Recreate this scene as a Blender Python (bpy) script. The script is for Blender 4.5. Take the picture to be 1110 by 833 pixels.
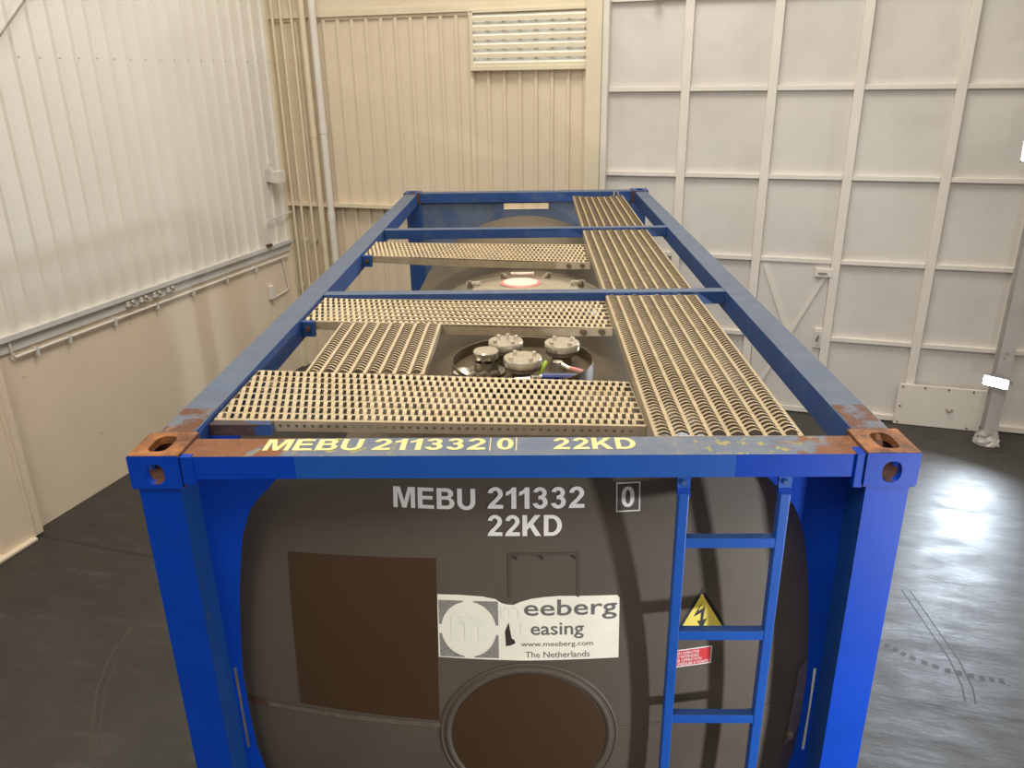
import bpy, math, random
from mathutils import Vector, Matrix
random.seed(4)
SC = bpy.context.scene
COL = SC.collection
for o in list(bpy.data.objects): bpy.data.objects.remove(o)

# ------------------------------------------------------------------ camera
CAM_LOC = Vector((0.03526, -2.19476, 3.67308))
PITCH, YAW, ROLL, FPX = 0.369681, 0.024777, -0.0155066, 863.97
f = Vector((-math.sin(YAW)*math.cos(PITCH), math.cos(YAW)*math.cos(PITCH), -math.sin(PITCH)))
r0 = Vector((math.cos(YAW), math.sin(YAW), 0)); u0 = r0.cross(f)
rr = math.cos(ROLL)*r0 + math.sin(ROLL)*u0
uu = -math.sin(ROLL)*r0 + math.cos(ROLL)*u0
cd = bpy.data.cameras.new('camera'); cam = bpy.data.objects.new('camera', cd); COL.objects.link(cam)
cd.sensor_fit = 'HORIZONTAL'; cd.sensor_width = 36; cd.lens = FPX/1110*36; cd.clip_end = 100
cam.matrix_world = Matrix(((rr.x, uu.x, -f.x, CAM_LOC.x), (rr.y, uu.y, -f.y, CAM_LOC.y), (rr.z, uu.z, -f.z, CAM_LOC.z), (0, 0, 0, 1)))
SC.camera = cam

# room axes: u runs right along the back wall, w runs away along the left wall
PHI = 0.2839126
U = Vector((math.cos(PHI), -math.sin(PHI), 0)); Wv = Vector((math.sin(PHI), math.cos(PHI), 0))
UL, WB = -5.2097, 6.9311
def RM(u, w, z=0): return U*u + Wv*w + Vector((0, 0, z))

# ------------------------------------------------------------------ view, world, lights
vs = SC.view_settings
vs.view_transform = 'Standard'; vs.look = 'None'; vs.gamma = 1; vs.use_curve_mapping = False; vs.exposure = 0.0
wd = bpy.data.worlds.new('hall_air'); SC.world = wd; wd.use_nodes = True
wt = wd.node_tree; bgn = wt.nodes['Background']; bgn.inputs[1].default_value = 1.0
tcn = wt.nodes.new('ShaderNodeTexCoord'); spn = wt.nodes.new('ShaderNodeSeparateXYZ'); rmp = wt.nodes.new('ShaderNodeValToRGB')
wt.links.new(tcn.outputs['Generated'], spn.inputs[0]); wt.links.new(spn.outputs[2], rmp.inputs[0]); wt.links.new(rmp.outputs[0], bgn.inputs[0])
rmp.color_ramp.elements[0].position = 0.0; rmp.color_ramp.elements[0].color = (.20, .176, .146, 1)
rmp.color_ramp.elements[1].position = 0.65; rmp.color_ramp.elements[1].color = (.86, .785, .69, 1)
def area(name, loc, target, size, power, color, sy=None, spread=None):
    l = bpy.data.lights.new(name, 'AREA'); l.energy = power; l.color = color
    l.shape = 'RECTANGLE'; l.size = size; l.size_y = sy or size
    if spread: l.spread = spread
    o = bpy.data.objects.new(name, l); COL.objects.link(o); o.location = loc
    o.rotation_euler = (Vector(target) - Vector(loc)).to_track_quat('-Z', 'Y').to_euler()
    return o
area('overhead_fill', RM(-0.8, 3.4, 9.0), RM(-1.2, 3.9, 0), 3.0, 380, (1.0, 0.95, 0.87))  # unseen fill light added overhead to brighten walls and container top
area('overhead_fill', RM(-1.0, -3.5, 8.0), RM(-1.5, 2.5, 2), 2.2, 200, (1.0, 0.94, 0.86))  # second added fill light, unseen, lifts the front of the container
# work light standing in front and to the right of the tank
area('work_light', (2.5, -1.45, 1.5), (0.2, 0.6, 1.75), 0.16, 72, (0.95, 0.97, 1.0))

# ------------------------------------------------------------------ materials
def lin(c): return tuple((v/12.92 if v <= 0.04045 else ((v+0.055)/1.055)**2.4) for v in (x/255 for x in c))
def rgba(c): return (*lin(c), 1)
class NT:
    def __init__(s, name):
        s.m = bpy.data.materials.new(name); s.m.use_nodes = True
        s.t = s.m.node_tree; s.b = s.t.nodes['Principled BSDF']
        s.co = s.t.nodes.new('ShaderNodeTexCoord').outputs['Object']
    def n(s, typ, **k):
        x = s.t.nodes.new('ShaderNode'+typ)
        for a, v in k.items(): setattr(x, a, v)
        return x
    def link(s, a, b): s.t.links.new(a, b)
    def noise(s, scale, detail=4, stretch=None, rough=0.6):
        x = s.n('TexNoise'); x.inputs['Scale'].default_value = scale; x.inputs['Detail'].default_value = detail
        x.inputs['Roughness'].default_value = rough
        if stretch:
            mp = s.n('Mapping'); mp.inputs['Scale'].default_value = stretch
            s.link(s.co, mp.inputs[0]); s.link(mp.outputs[0], x.inputs['Vector'])
        else: s.link(s.co, x.inputs['Vector'])
        return x.outputs['Fac']
    def ramp(s, fac, a, b, lo=0., hi=1.):
        x = s.n('MapRange'); x.inputs[1].default_value = a; x.inputs[2].default_value = b
        x.inputs[3].default_value = lo; x.inputs[4].default_value = hi
        s.link(fac, x.inputs[0]); return x.outputs[0]
    def mix(s, fac, a, b):
        x = s.n('Mix', data_type='RGBA')
        if isinstance(fac, float): x.inputs[0].default_value = fac
        else: s.link(fac, x.inputs[0])
        for i, v in ((6, a), (7, b)):
            if isinstance(v, tuple): x.inputs[i].default_value = v
            else: s.link(v, x.inputs[i])
        return x.outputs[2]
    def math(s, op, a, b=0.):
        x = s.n('Math', operation=op)
        for i, v in ((0, a), (1, b)):
            if isinstance(v, (int, float)): x.inputs[i].default_value = v
            else: s.link(v, x.inputs[i])
        return x.outputs[0]
    def sep(s):
        x = s.n('SeparateXYZ'); s.link(s.co, x.inputs[0]); return x.outputs
    def color(s, c):
        if isinstance(c, tuple): s.b.inputs['Base Color'].default_value = c
        else: s.link(c, s.b.inputs['Base Color'])
    def bump(s, h, strength, dist=0.01):
        x = s.n('Bump'); x.inputs['Strength'].default_value = strength; x.inputs['Distance'].default_value = dist
        s.link(h, x.inputs['Height']); s.link(x.outputs[0], s.b.inputs['Normal'])
def mat(name, c, rough=0.5, metal=0., var=0.12, scale=6, bump=0., bscale=40, spots=(), stretch=None, spec=.5):
    N = NT(name); base = rgba(c)
    dark = tuple(v*(1-var) for v in base[:3]) + (1,); light = tuple(min(1, v*(1+var)) for v in base[:3]) + (1,)
    col = N.mix(N.ramp(N.noise(scale, 5, stretch), 0.3, 0.7), dark, light)
    for sc_, sc, a, b in spots:
        col = N.mix(N.ramp(N.noise(sc, 6), a, b), col, rgba(sc_))
    N.color(col); N.b.inputs['Roughness'].default_value = rough; N.b.inputs['Metallic'].default_value = metal; N.b.inputs['Specular IOR Level'].default_value = spec
    if bump: N.bump(N.noise(bscale, 3), bump)
    return N.m
RUST = (120, 68, 30)
M = {}
M['blue'] = mat('blue_paint', (1, 58, 162), .5, 0, .08, 5, .03, 90, [(RUST, 22, .74, .80)], spec=.22)
M['blue_patch'] = mat('repainted_blue', (24, 78, 158), .40, 0, .06, 5, .06, 120)
M['blue_dull'] = mat('weathered_blue_paint', (34, 70, 128), .5, 0, .12, 6, .06, 90, [((70, 90, 120), 7, .55, .75)])
M['ladder_blue'] = mat('ladder_blue_paint', (18, 76, 162), .42, 0, .08, 9, .05, 120)
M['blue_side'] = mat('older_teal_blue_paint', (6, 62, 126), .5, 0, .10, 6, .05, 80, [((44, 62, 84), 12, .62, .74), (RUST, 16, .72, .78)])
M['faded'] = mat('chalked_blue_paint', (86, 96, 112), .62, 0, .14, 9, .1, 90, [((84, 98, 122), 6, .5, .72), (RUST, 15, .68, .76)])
M['gusset_back'] = mat('worn_blue_plate', (96, 110, 132), .5, 0, .15, 4, .05, 60, [((58, 84, 130), 3, .5, .7), ((110, 110, 108), 5, .6, .8)])
N = NT('rusted_beam_top'); xo = N.sep()
e = N.math('ABSOLUTE', N.math('ADD', xo['X'], -0.06))
m1 = N.math('ADD', N.ramp(e, .62, .98), N.math('MULTIPLY', N.noise(15, 7), 1.9))
base = N.mix(N.ramp(N.noise(9, 5), .35, .7), rgba((92, 104, 124)), rgba((116, 120, 126)))
yel = N.mix(N.math('MULTIPLY', N.ramp(N.noise(26, 5), .56, .62), N.ramp(e, .35, .6)), base, rgba((156, 148, 84)))
rc = N.mix(N.noise(30, 5), rgba((80, 46, 28)), rgba((146, 92, 50)))
N.color(N.mix(N.ramp(m1, 1.42, 1.62), yel, rc)); N.b.inputs['Roughness'].default_value = .7; N.bump(N.noise(60, 4), .25); M['beam_top'] = N.m
N = NT('casting_rust'); N.color(N.mix(N.ramp(N.noise(14, 6), .35, .68), rgba((92, 56, 32)), rgba((168, 108, 54)))); N.b.inputs['Roughness'].default_value = .75; N.bump(N.noise(70, 4), .35); M['rust'] = N.m
M['rust_fade'] = mat('rust_eaten_paint', (98, 104, 114), .7, 0, .14, 9, .2, 60, [((96, 58, 32), 14, .42, .52), ((150, 100, 56), 24, .60, .7)])
M['rust_dark'] = mat('dark_rust', (88, 52, 34), .75, 0, .3, 18, .3, 60)
M['rust_blue'] = mat('rusted_blue_bracket', (70, 52, 48), .65, 0, .25, 14, .25, 60, [((40, 70, 120), 8, .56, .6)])
M['clad'] = mat('brown_grey_cladding', (86, 78, 69), .6, 0, .06, 3, .02, 60, [((80, 70, 60), 2.0, .5, .8)], spec=.25)
M['shell'] = mat('tank_shell_metal', (112, 100, 80), .42, .35, .14, 5, .03, 40, [((84, 76, 66), 4, .55, .8)], )
M['brown'] = mat('dark_brown_panel', (62, 42, 20), .6, 0, .04, 3)
M['embossed'] = mat('cladding_ridge', (74, 66, 58), .5, 0, .08, 10)
M['seam'] = mat('cladding_seam', (108, 98, 86), .45, .2, .2, 20)
M['white_ink'] = mat('white_lettering', (226, 226, 222), .5, 0, .05, 10)
M['cream_ink'] = mat('yellowed_lettering', (228, 208, 140), .6, 0, .1, 14, 0, 40, [((150, 120, 70), 22, .66, .74)])
M['sticker'] = mat('weathered_white_vinyl', (232, 229, 214), .5, 0, .05, 8)
M['logo_grey'] = mat('speckled_grey_ink', (132, 130, 126), .6, 0, .35, 160)
M['ink'] = mat('dark_grey_ink', (100, 99, 98), .6, 0, .25, 60)
M['ink_green'] = mat('faint_green_ink', (225, 229, 212), .6, 0, .05, 30)
M['black'] = mat('black_ink', (26, 25, 22), .6)
M['tear'] = mat('torn_hole_grime', (52, 44, 38), .7)
M['yellow'] = mat('warning_yellow', (232, 212, 88), .5, 0, .05, 8)
M['red'] = mat('warning_red', (204, 44, 50), .5, 0, .06, 10)
M['grate'] = mat('tan_galvanised_grating', (186, 168, 134), .5, .2, .14, 14, .1, 90, [((160, 140, 104), 9, .56, .74)])
M['grate_cream'] = mat('cream_grating', (196, 178, 146), .5, .15, .10, 12, .1, 90)
M['grate_grey'] = mat('worn_grey_grating', (180, 160, 126), .55, .25, .16, 12, .1, 90)
M['grate_shade'] = mat('shaded_grating_faces', (112, 96, 74), .65, .1, .2, 14)  # darker grating tone, shade painted into the colour
M['flange'] = mat('flange_aluminium', (176, 160, 132), .5, .3, .14, 16, .1, 60)
M['steel'] = mat('stainless_steel', (214, 206, 188), .24, .8, .12, 20, .05, 80)
M['steel_dull'] = mat('dull_steel', (140, 130, 112), .42, .7, .18, 16, .08, 60)
M['collar'] = mat('collar_steel', (100, 86, 66), .45, .5, .2, 8, .05, 40)
M['dark'] = mat('dark_grime', (44, 38, 32), .8)
M['lever_blue'] = mat('blue_plastic_grip', (20, 34, 110), .4)
M['tag_green'] = mat('lime_plastic_tag', (170, 200, 60), .4)
M['label_pink'] = mat('pale_pink_label', (238, 206, 188), .5, 0, .06, 14)
M['label_rim'] = mat('pink_label_rim', (206, 130, 118), .5)
M['wall_sheet'] = mat('cream_wall_sheeting', (224, 218, 207), .5, 0, .03, 1.2)
M['wall_tan'] = mat('beige_wall_sheeting', (218, 203, 178), .5, 0, .03, 1.5)
M['masonry'] = mat('painted_masonry', (224, 208, 184), .6, 0, .04, 1.6, .12, 16, [((188, 172, 150), 7, .68, .74), ((150, 132, 112), 16, .76, .79)])
M['trim'] = mat('cream_painted_steel', (218, 206, 178), .5, 0, .05, 4)
M['trim_white'] = mat('white_painted_steel', (220, 214, 204), .5, 0, .05, 4)
M['ledge'] = mat('grey_white_ledge_paint', (204, 202, 196), .5, 0, .06, 4, 0, 40, [((150, 128, 100), 10, .7, .75)])
M['door'] = mat('white_door_sheet', (212, 207, 199), .55, 0, .05, 1.1, .03, 8, [((198, 192, 184), 1.5, .5, .8)])
M['door_frame'] = mat('white_door_frame', (222, 215, 204), .5, 0, .05, 3)
M['louvre_white'] = mat('louvre_slat_white', (228, 224, 212), .35, .1, .05, 5)
M['bright'] = mat('louvre_bright_metal', (232, 234, 240), .3, .3, .05, 5)
N = NT('daylight_through_louvre'); N.color((.8, .82, .85, 1)); N.b.inputs['Emission Color'].default_value = (.92, .96, 1, 1); N.b.inputs['Emission Strength'].default_value = .9; M['daylit'] = N.m
M['plastic'] = mat('crumpled_clear_plastic', (178, 172, 164), .25, 0, .3, 20, .3, 30)
M['column_grey'] = mat('grey_column_paint', (176, 172, 166), .5, 0, .08, 4, 0, 40, [((140, 134, 128), 6, .62, .72)])
M['housing'] = mat('lamp_housing_grey', (120, 124, 130), .5)
N = NT('lit_led_lens'); N.color((1, 1, 1, 1)); N.b.inputs['Emission Color'].default_value = (.86, .93, 1, 1); N.b.inputs['Emission Strength'].default_value = 60; M['led'] = N.m
# floor: dark sealed concrete with a joint and darker gutter
N = NT('dark_sealed_floor'); xo = N.sep()
c = N.mix(N.ramp(N.noise(1.3, 6), .3, .7), rgba((44, 41, 36)), rgba((58, 55, 50)))
c = N.mix(N.ramp(N.noise(3.0, 6, (1, 3.2, 1)), .55, .75), c, rgba((68, 66, 62)))
j = N.math('LESS_THAN', N.math('ABSOLUTE', N.math('ADD', xo['Y'], -2.37)), .007)
g = N.math('LESS_THAN', xo['X'], UL+.17)
c = N.mix(g, c, rgba((52, 48, 44))); c = N.mix(j, c, rgba((26, 24, 22)))
N.color(c)
N.link(N.ramp(N.noise(2.6, 7, (1, 2.4, 1)), .3, .75, .38, .66), N.b.inputs['Roughness'])
N.bump(N.noise(4, 8, (1, 2.8, 1), .7), .30, .02); M['floor'] = N.m
M['tyre'] = mat('faint_tyre_rubber', (30, 28, 26), .6, 0, .3, 30)
M['tyre_light'] = mat('faint_scuff', (62, 56, 48), .6, 0, .2, 30)

# ------------------------------------------------------------------ mesh helpers
class MB:
    def __init__(s): s.v = []; s.f = []; s.mi = []; s.mats = []
    def slot(s, m):
        if m not in s.mats: s.mats.append(m)
        return s.mats.index(m)
    def add(s, vs_, fs, m=None):
        o = len(s.v); s.v += [tuple(p) for p in vs_]; k = s.slot(m)
        for q in fs: s.f.append([i+o for i in q]); s.mi.append(k)
    def box(s, x0, x1, y0, y1, z0, z1, m=None, top=None, bottom=None, front=None):
        vv = [(x, y, z) for z in (z0, z1) for y in (y0, y1) for x in (x0, x1)]
        for q, k in (((0, 2, 3, 1), bottom), ((4, 5, 7, 6), top), ((0, 1, 5, 4), front), ((2, 6, 7, 3), None), ((0, 4, 6, 2), None), ((1, 3, 7, 5), None)):
            s.add([vv[i] for i in q], [(0, 1, 2, 3)], k or m)
    def hexa(s, p, m=None, top=None):   # 8 points, bottom ring then top ring
        s.add(p, [(3, 2, 1, 0), (0, 1, 5, 4), (1, 2, 6, 5), (2, 3, 7, 6), (3, 0, 4, 7)], m); s.add(p[4:], [(0, 1, 2, 3)], top or m)
    def tube(s, pts, r, m=None, n=12, cap=True):
        pts = [Vector(p) for p in pts]; rings = []; ref = None
        for i, p in enumerate(pts):
            d = (pts[min(i+1, len(pts)-1)] - pts[max(i-1, 0)]).normalized()
            a = ref if ref and abs(ref.dot(d)) < .95 else (Vector((0, 0, 1)) if abs(d.z) < .9 else Vector((1, 0, 0)))
            a = (a - d*a.dot(d)).normalized(); ref = a; b = d.cross(a)
            q = r[i] if isinstance(r, (list, tuple)) else r
            rings.append([p + (a*math.cos(t) + b*math.sin(t))*q for t in (2*math.pi*k/n for k in range(n))])
        vv = [p for R_ in rings for p in R_]; ff = []
        for i in range(len(pts)-1):
            for k in range(n):
                k2 = (k+1) % n; ff.append((i*n+k, i*n+k2, (i+1)*n+k2, (i+1)*n+k))
        if cap: ff += [tuple(range(n))[::-1], tuple(range((len(pts)-1)*n, len(pts)*n))]
        s.add(vv, ff, m)
    def lathe(s, prof, c, m=None, n=24, axis='z'):   # prof: (radius, height)
        vv = []; ff = []
        for r, h in prof:
            for k in range(n):
                t = 2*math.pi*k/n
                p = (r*math.cos(t), r*math.sin(t), h) if axis == 'z' else (r*math.cos(t), h, r*math.sin(t))
                vv.append((c[0]+p[0], c[1]+p[1], c[2]+p[2]))
        for i in range(len(prof)-1):
            for k in range(n):
                k2 = (k+1) % n; q = (i*n+k, i*n+k2, (i+1)*n+k2, (i+1)*n+k); ff.append(q if axis == 'z' else q[::-1])
        s.add(vv, ff, m)
    def poly(s, pts, d, m=None):   # pts 3-D planar outline, d thickness vector
        n = len(pts); d = Vector(d); a = [Vector(p) for p in pts]; b = [p+d for p in a]
        s.add(a+b, [tuple(range(n))[::-1], tuple(range(n, 2*n))] + [(i, (i+1) % n, n+(i+1) % n, n+i) for i in range(n)], m)
    def plate(s, outer, holes, fn, depth, m=None):
        """filled outline with holes; fn maps (a,b,t) to 3-D, t in {0,depth}"""
        vs2, fs2 = fill(outer, holes)
        n = len(vs2)
        s.add([fn(a, b, 0) for a, b in vs2] + [fn(a, b, depth) for a, b in vs2], [q[::-1] for q in fs2] + [tuple(i+n for i in q) for q in fs2], m)
        for lp in [outer]+list(holes):
            k = len(lp)
            s.add([fn(a, b, 0) for a, b in lp] + [fn(a, b, depth) for a, b in lp], [(i, (i+1) % k, k+(i+1) % k, k+i) for i in range(k)], m)
    def build(s, name, parent=None, loc=None, rot=None, smooth=False, bevel=0, label=None, fix=True):
        me = bpy.data.meshes.new(name); me.from_pydata(s.v, [], s.f)
        for k in s.mats: me.materials.append(M[k] if k else None)
        me.polygons.foreach_set('material_index', s.mi); me.update()
        if fix:
            import bmesh
            bm = bmesh.new(); bm.from_mesh(me); bmesh.ops.remove_doubles(bm, verts=bm.verts, dist=1e-5)
            bmesh.ops.recalc_face_normals(bm, faces=bm.faces); bm.to_mesh(me); bm.free()
        o = bpy.data.objects.new(name, me); COL.objects.link(o)
        if parent: o.parent = parent
        if loc is not None: o.location = loc
        if rot is not None: o.rotation_euler = (0, 0, rot)
        if smooth:
            me.polygons.foreach_set('use_smooth', [True]*len(me.polygons))
            md = o.modifiers.new('edge', 'EDGE_SPLIT'); md.split_angle = math.radians(35)
        if bevel:
            md = o.modifiers.new('bevel', 'BEVEL'); md.width = bevel; md.segments = 2; md.limit_method = 'ANGLE'; md.angle_limit = math.radians(40)
        if label: o['label'] = label
        return o
def oval(cx, cy, a, b, n=28, p=2.):
    out = []
    for k in range(n):
        t = 2*math.pi*k/n; c, s_ = math.cos(t), math.sin(t)
        out.append((cx + a*math.copysign(abs(c)**(2/p), c), cy + b*math.copysign(abs(s_)**(2/p), s_)))
    return out
def curve_mesh(cu):
    o = bpy.data.objects.new('tmp', cu); COL.objects.link(o)
    dg = bpy.context.evaluated_depsgraph_get(); dg.update()
    me = bpy.data.meshes.new_from_object(o.evaluated_get(dg))
    v = [(p.co.x, p.co.y) for p in me.vertices]; fs = [tuple(q.vertices) for q in me.polygons]
    bpy.data.objects.remove(o); bpy.data.meshes.remove(me); bpy.data.curves.remove(cu)
    return v, fs
def fill(outer, holes):
    cu = bpy.data.curves.new('tmp', 'CURVE'); cu.dimensions = '2D'; cu.fill_mode = 'BOTH'
    for lp in [outer]+list(holes):
        sp = cu.splines.new('POLY'); sp.points.add(len(lp)-1); sp.use_cyclic_u = True
        for p, q in zip(sp.points, lp): p.co = (q[0], q[1], 0, 1)
    return curve_mesh(cu)
def refine(v, fs, n=4):
    v = list(v); tr = []
    for q in fs: tr += [(q[0], q[i], q[i+1]) for i in range(1, len(q)-1)]
    for _ in range(n):
        mid = {}; out = []
        def m_(a, b):
            k = (min(a, b), max(a, b))
            if k not in mid: mid[k] = len(v); v.append(((v[a][0]+v[b][0])/2, (v[a][1]+v[b][1])/2))
            return mid[k]
        for a, b, c in tr:
            x, y, z = m_(a, b), m_(b, c), m_(c, a); out += [(a, x, z), (x, b, y), (z, y, c), (x, y, z)]
        tr = out
    return v, tr
def arc(cx, cy, rx, ry, t0, t1, n=12):
    return [(cx+rx*math.cos(math.radians(t0+(t1-t0)*k/n)), cy+ry*math.sin(math.radians(t0+(t1-t0)*k/n))) for k in range(n+1)]
GLY = {
 'M': (.92, [(0, 0), (0, 1), (.29, 1), (.46, .32), (.63, 1), (.92, 1), (.92, 0), (.74, 0), (.74, .77), (.55, 0), (.37, 0), (.18, .77), (.18, 0)], []),
 'E': (.68, [(0, 0), (0, 1), (.66, 1), (.66, .83), (.2, .83), (.2, .61), (.62, .61), (.62, .44), (.2, .44), (.2, .17), (.68, .17), (.68, 0)], []),
 'B': (.74, [(0, 0), (0, 1)] + arc(.40, .745, .29, .255, 90, -55) + arc(.44, .285, .30, .285, 55, -90), [[(.2, .83)] + arc(.39, .725, .10, .105, 90, -90) + [(.2, .62)], [(.2, .46)] + arc(.42, .315, .12, .145, 90, -90) + [(.2, .17)]]),
 'U': (.75, [(0, 1)] + arc(.375, .37, .375, .39, 180, 360, 18) + [(.75, 1), (.55, 1)] + arc(.375, .37, .175, .21, 0, -180, 14) + [(.2, 1)], []),
 'K': (.80, [(0, 0), (0, 1), (.2, 1), (.2, .56), (.52, 1), (.78, 1), (.46, .585), (.80, 0), (.55, 0), (.32, .43), (.2, .29), (.2, 0)], []),
 'D': (.78, [(0, 0), (0, 1)] + arc(.34, .5, .44, .5, 90, -90, 20), [[(.2, .83)] + arc(.34, .5, .235, .33, 90, -90, 16) + [(.2, .17)]]),
 '0': (.62, oval(.31, .5, .31, .51, 32, 2.3), [oval(.31, .5, .12, .35, 24, 2.3)]),
 '1': (.42, [(.42, 0), (.42, 1), (.26, 1), (.16, .87), (0, .78), (0, .61), (.11, .65), (.22, .73), (.22, 0)], []),
 '2': (.64, arc(.325, .70, .305, .31, 174, -38, 16) + [(.44, .36), (.29, .19), (.64, .18), (.64, 0), (0, 0), (.03, .12), (.11, .25), (.31, .46)] + arc(.325, .70, .115, .145, -45, 172, 12), []),
 '3': (.62, arc(.31, .735, .275, .27, 170, -48, 14) + arc(.315, .30, .305, .31, 48, -170, 18) + arc(.315, .30, .115, .145, -165, 80, 10) + [(.24, .435), (.25, .60)] + arc(.31, .725, .10, .115, -70, 165, 10), []),
}
def bold2d(body, gap=.115):
    v = []; fs = []; x = 0
    for ch in body:
        w_, out, holes = GLY[ch]; a, b = fill(out, holes); o = len(v)
        v += [(p[0]+x, p[1]) for p in a]; fs += [tuple(i+o for i in q) for q in b]; x += w_+gap
    x -= gap
    return [(p[0]/x, p[1]) for p in v], fs
def text2d(body, offset=0., spacing=1.):
    cu = bpy.data.curves.new('tmp', 'FONT'); cu.body = body; cu.size = 1; cu.offset = offset; cu.resolution_u = 3; cu.space_character = spacing
    v, fs = curve_mesh(cu)
    x0 = min(p[0] for p in v); x1 = max(p[0] for p in v); y0 = min(p[1] for p in v); y1 = max(p[1] for p in v)
    return [((a-x0)/(x1-x0), (b-y0)/(y1-y0)) for a, b in v], fs
def empty(name, loc=(0, 0, 0), rot=0):
    o = bpy.data.objects.new(name, None); COL.objects.link(o); o.location = loc; o.rotation_euler = (0, 0, rot); o.empty_display_size = .1
    return o
def tag(o, label, cat, group=None):
    o['label'] = label; o['category'] = cat
    if group: o['group'] = group
    return o
def struct(o): o['kind'] = 'structure'; return o
RR = -PHI

# ================================================================== THE ROOM (frames in u, w)
mb = MB(); mb.add([(UL-.3, -9, 0), (11, -9, 0), (11, WB+.3, 0), (UL-.3, WB+.3, 0)], [(0, 1, 2, 3)], 'floor')
floor = struct(mb.build('floor', rot=RR))
def ribbon(name, pts, wd_, m, z=.0006, dash=None):
    mb = MB(); P = [Vector((*p, z)) for p in pts]
    for i in range(len(P)-1):
        d = (P[i+1]-P[i]); nrm = Vector((-d.y, d.x, 0)).normalized()*wd_/2
        L = d.length; k = max(1, int(L/dash)) if dash else 1
        for q in range(k):
            a = P[i] + d*(q/k); b = P[i] + d*((q+(.55 if dash else 1))/k)
            mb.add([a-nrm, b-nrm, b+nrm, a+nrm], [(0, 1, 2, 3)], m)
    return mb.build(name, floor)
ribbon('tyre_mark', [(1.90, 3.6), (2.02, 3.15), (2.10, 2.85), (2.13, 2.6), (2.12, 2.45)], .012, 'tyre')
ribbon('tyre_mark', [(1.96, 3.6), (2.08, 3.15), (2.16, 2.85), (2.19, 2.6), (2.18, 2.45)], .012, 'tyre')
ribbon('tyre_mark', [(1.66, 2.92), (1.85, 2.80), (2.05, 2.73), (2.25, 2.71), (2.42, 2.72)], .045, 'tyre', .0012, .055)
ribbon('tyre_mark', [(-3.46, 2.05), (-3.44, 1.7), (-3.36, 1.3), (-3.18, .98), (-2.97, .72), (-2.7, .45)], .02, 'tyre_light')
ribbon('tyre_mark', [(-3.40, 2.05), (-3.38, 1.7), (-3.30, 1.3), (-3.12, .98), (-2.91, .72), (-2.64, .45)], .012, 'tyre_light')

def corrug(mb, a0, a1, z0, z1, pitch, rib, depth, place, m, phase=0.):
    """trapezoid sheeting; place(a, d, z) gives the point, d = distance out of the wall"""
    prof = []; a = a0 - pitch + (phase % pitch)
    while a < a1 + pitch:
        e = rib*.22
        prof += [(a, 0), (a+e, depth), (a+rib-e, depth), (a+rib, 0)]; a += pitch
    prof = [p for p in prof if a0 <= p[0] <= a1]
    prof = [(a0, 0)] + prof + [(a1, 0)]
    vv = []
    for z in (z0, z1): vv += [place(q, d, z) for q, d in prof]
    n = len(prof)
    mb.add(vv, [(i, i+1, n+i+1, n+i) for i in range(n-1)], m)
# ---- left wall: masonry below, ribbed sheeting above
mb = MB(); mb.box(UL-.25, UL, -3, WB+.05, -.05, 1.70, 'masonry')
wl = struct(mb.build('wall_left', rot=RR))
mb = MB()
corrug(mb, -3, WB, 1.74, 6.2, .206, .062, .026, lambda a, d, z: (UL-.06+.06+d, a, z), 'wall_sheet', .10)
mb.box(UL-.25, UL-.02, -3, WB, 1.70, 6.2, 'wall_sheet')
o = mb.build('ribbed_sheeting', wl)
mb = MB()
mb.box(UL-.02, UL+.055, -3, WB-.02, 1.70, 1.745, 'ledge'); mb.box(UL-.02, UL+.02, -3, WB-.02, 1.60, 1.70, 'ledge')
struct(mb.build('trim_1', rot=RR))
mb = MB()
for a in (2.62, 3.25, 3.84, 4.27, 4.9, 5.6, 6.3): mb.lathe([(.0, .012), (.010, .008), (.012, 0)], (0, 0, 0), 'ledge', 8)
# sheeting screws in a row across the ribs
for i in range(18):
    mbs = MB(); mbs.lathe([(0.0001, .008), (.010, .006), (.012, 0)], (0, 0, 0), 'ledge', 8)
    if i == 0: first = mbs.build('screw', wl)
    s_ = first if i == 0 else first.copy()
    if i: COL.objects.link(s_); s_.parent = wl
    s_.rotation_euler = (0, math.radians(90), 0); s_.location = (UL+.026, -3 + .10 - .206*0 + .031 + .206*(30+i), 3.87)
# pilaster beside the left edge
mb = MB(); mb.box(UL-.02, UL+.11, 2.02, 2.42, .015, 1.72, 'masonry'); mb.box(UL-.02, UL+.125, 2.30, 2.335, .02, 1.72, 'masonry')
mb.box(UL-.02, UL+.16, 1.6, 2.31, 0, .03, 'masonry')
struct(mb.build('trim_2', rot=RR, bevel=.008))

# ---- back wall: ribbed sheeting in two lifts, plain header above
mb = MB(); pl = lambda a, d, z: (a, WB-d, z)
corrug(mb, UL, -1.28, 2.20, 4.30, .1825, .052, .030, pl, 'wall_tan', 0.005)
corrug(mb, UL, -1.28, 0, 2.20, .1825, .052, .030, lambda a, d, z: (a, WB+.04-d, z), 'wall_tan', 0.02)
mb.box(UL, -1.28, WB+.05, WB+.2, 0, 6.2, 'wall_tan')
wb = struct(mb.build('wall_back', rot=RR))
mb = MB(); mb.box(UL+.02, -1.3, WB-.045, WB+.03, 4.33, 4.40, 'trim'); mb.box(UL, -1.15, WB-.03, WB+.05, 4.40, 6.2, 'wall_tan'); mb.box(UL, -1.28, WB-.02, WB+.05, 4.295, 4.335, 'trim')
struct(mb.build('trim_3', rot=RR))
mb = MB(); mb.box(UL+.01, -1.31, WB-.075, WB+.05, 2.17, 2.215, 'trim')
struct(mb.build('trim_4', rot=RR))
mb = MB(); mb.box(-2.655, -2.615, WB-.045, WB+.02, 2.21, 4.33, 'trim')
struct(mb.build('trim_5', rot=RR))
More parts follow.
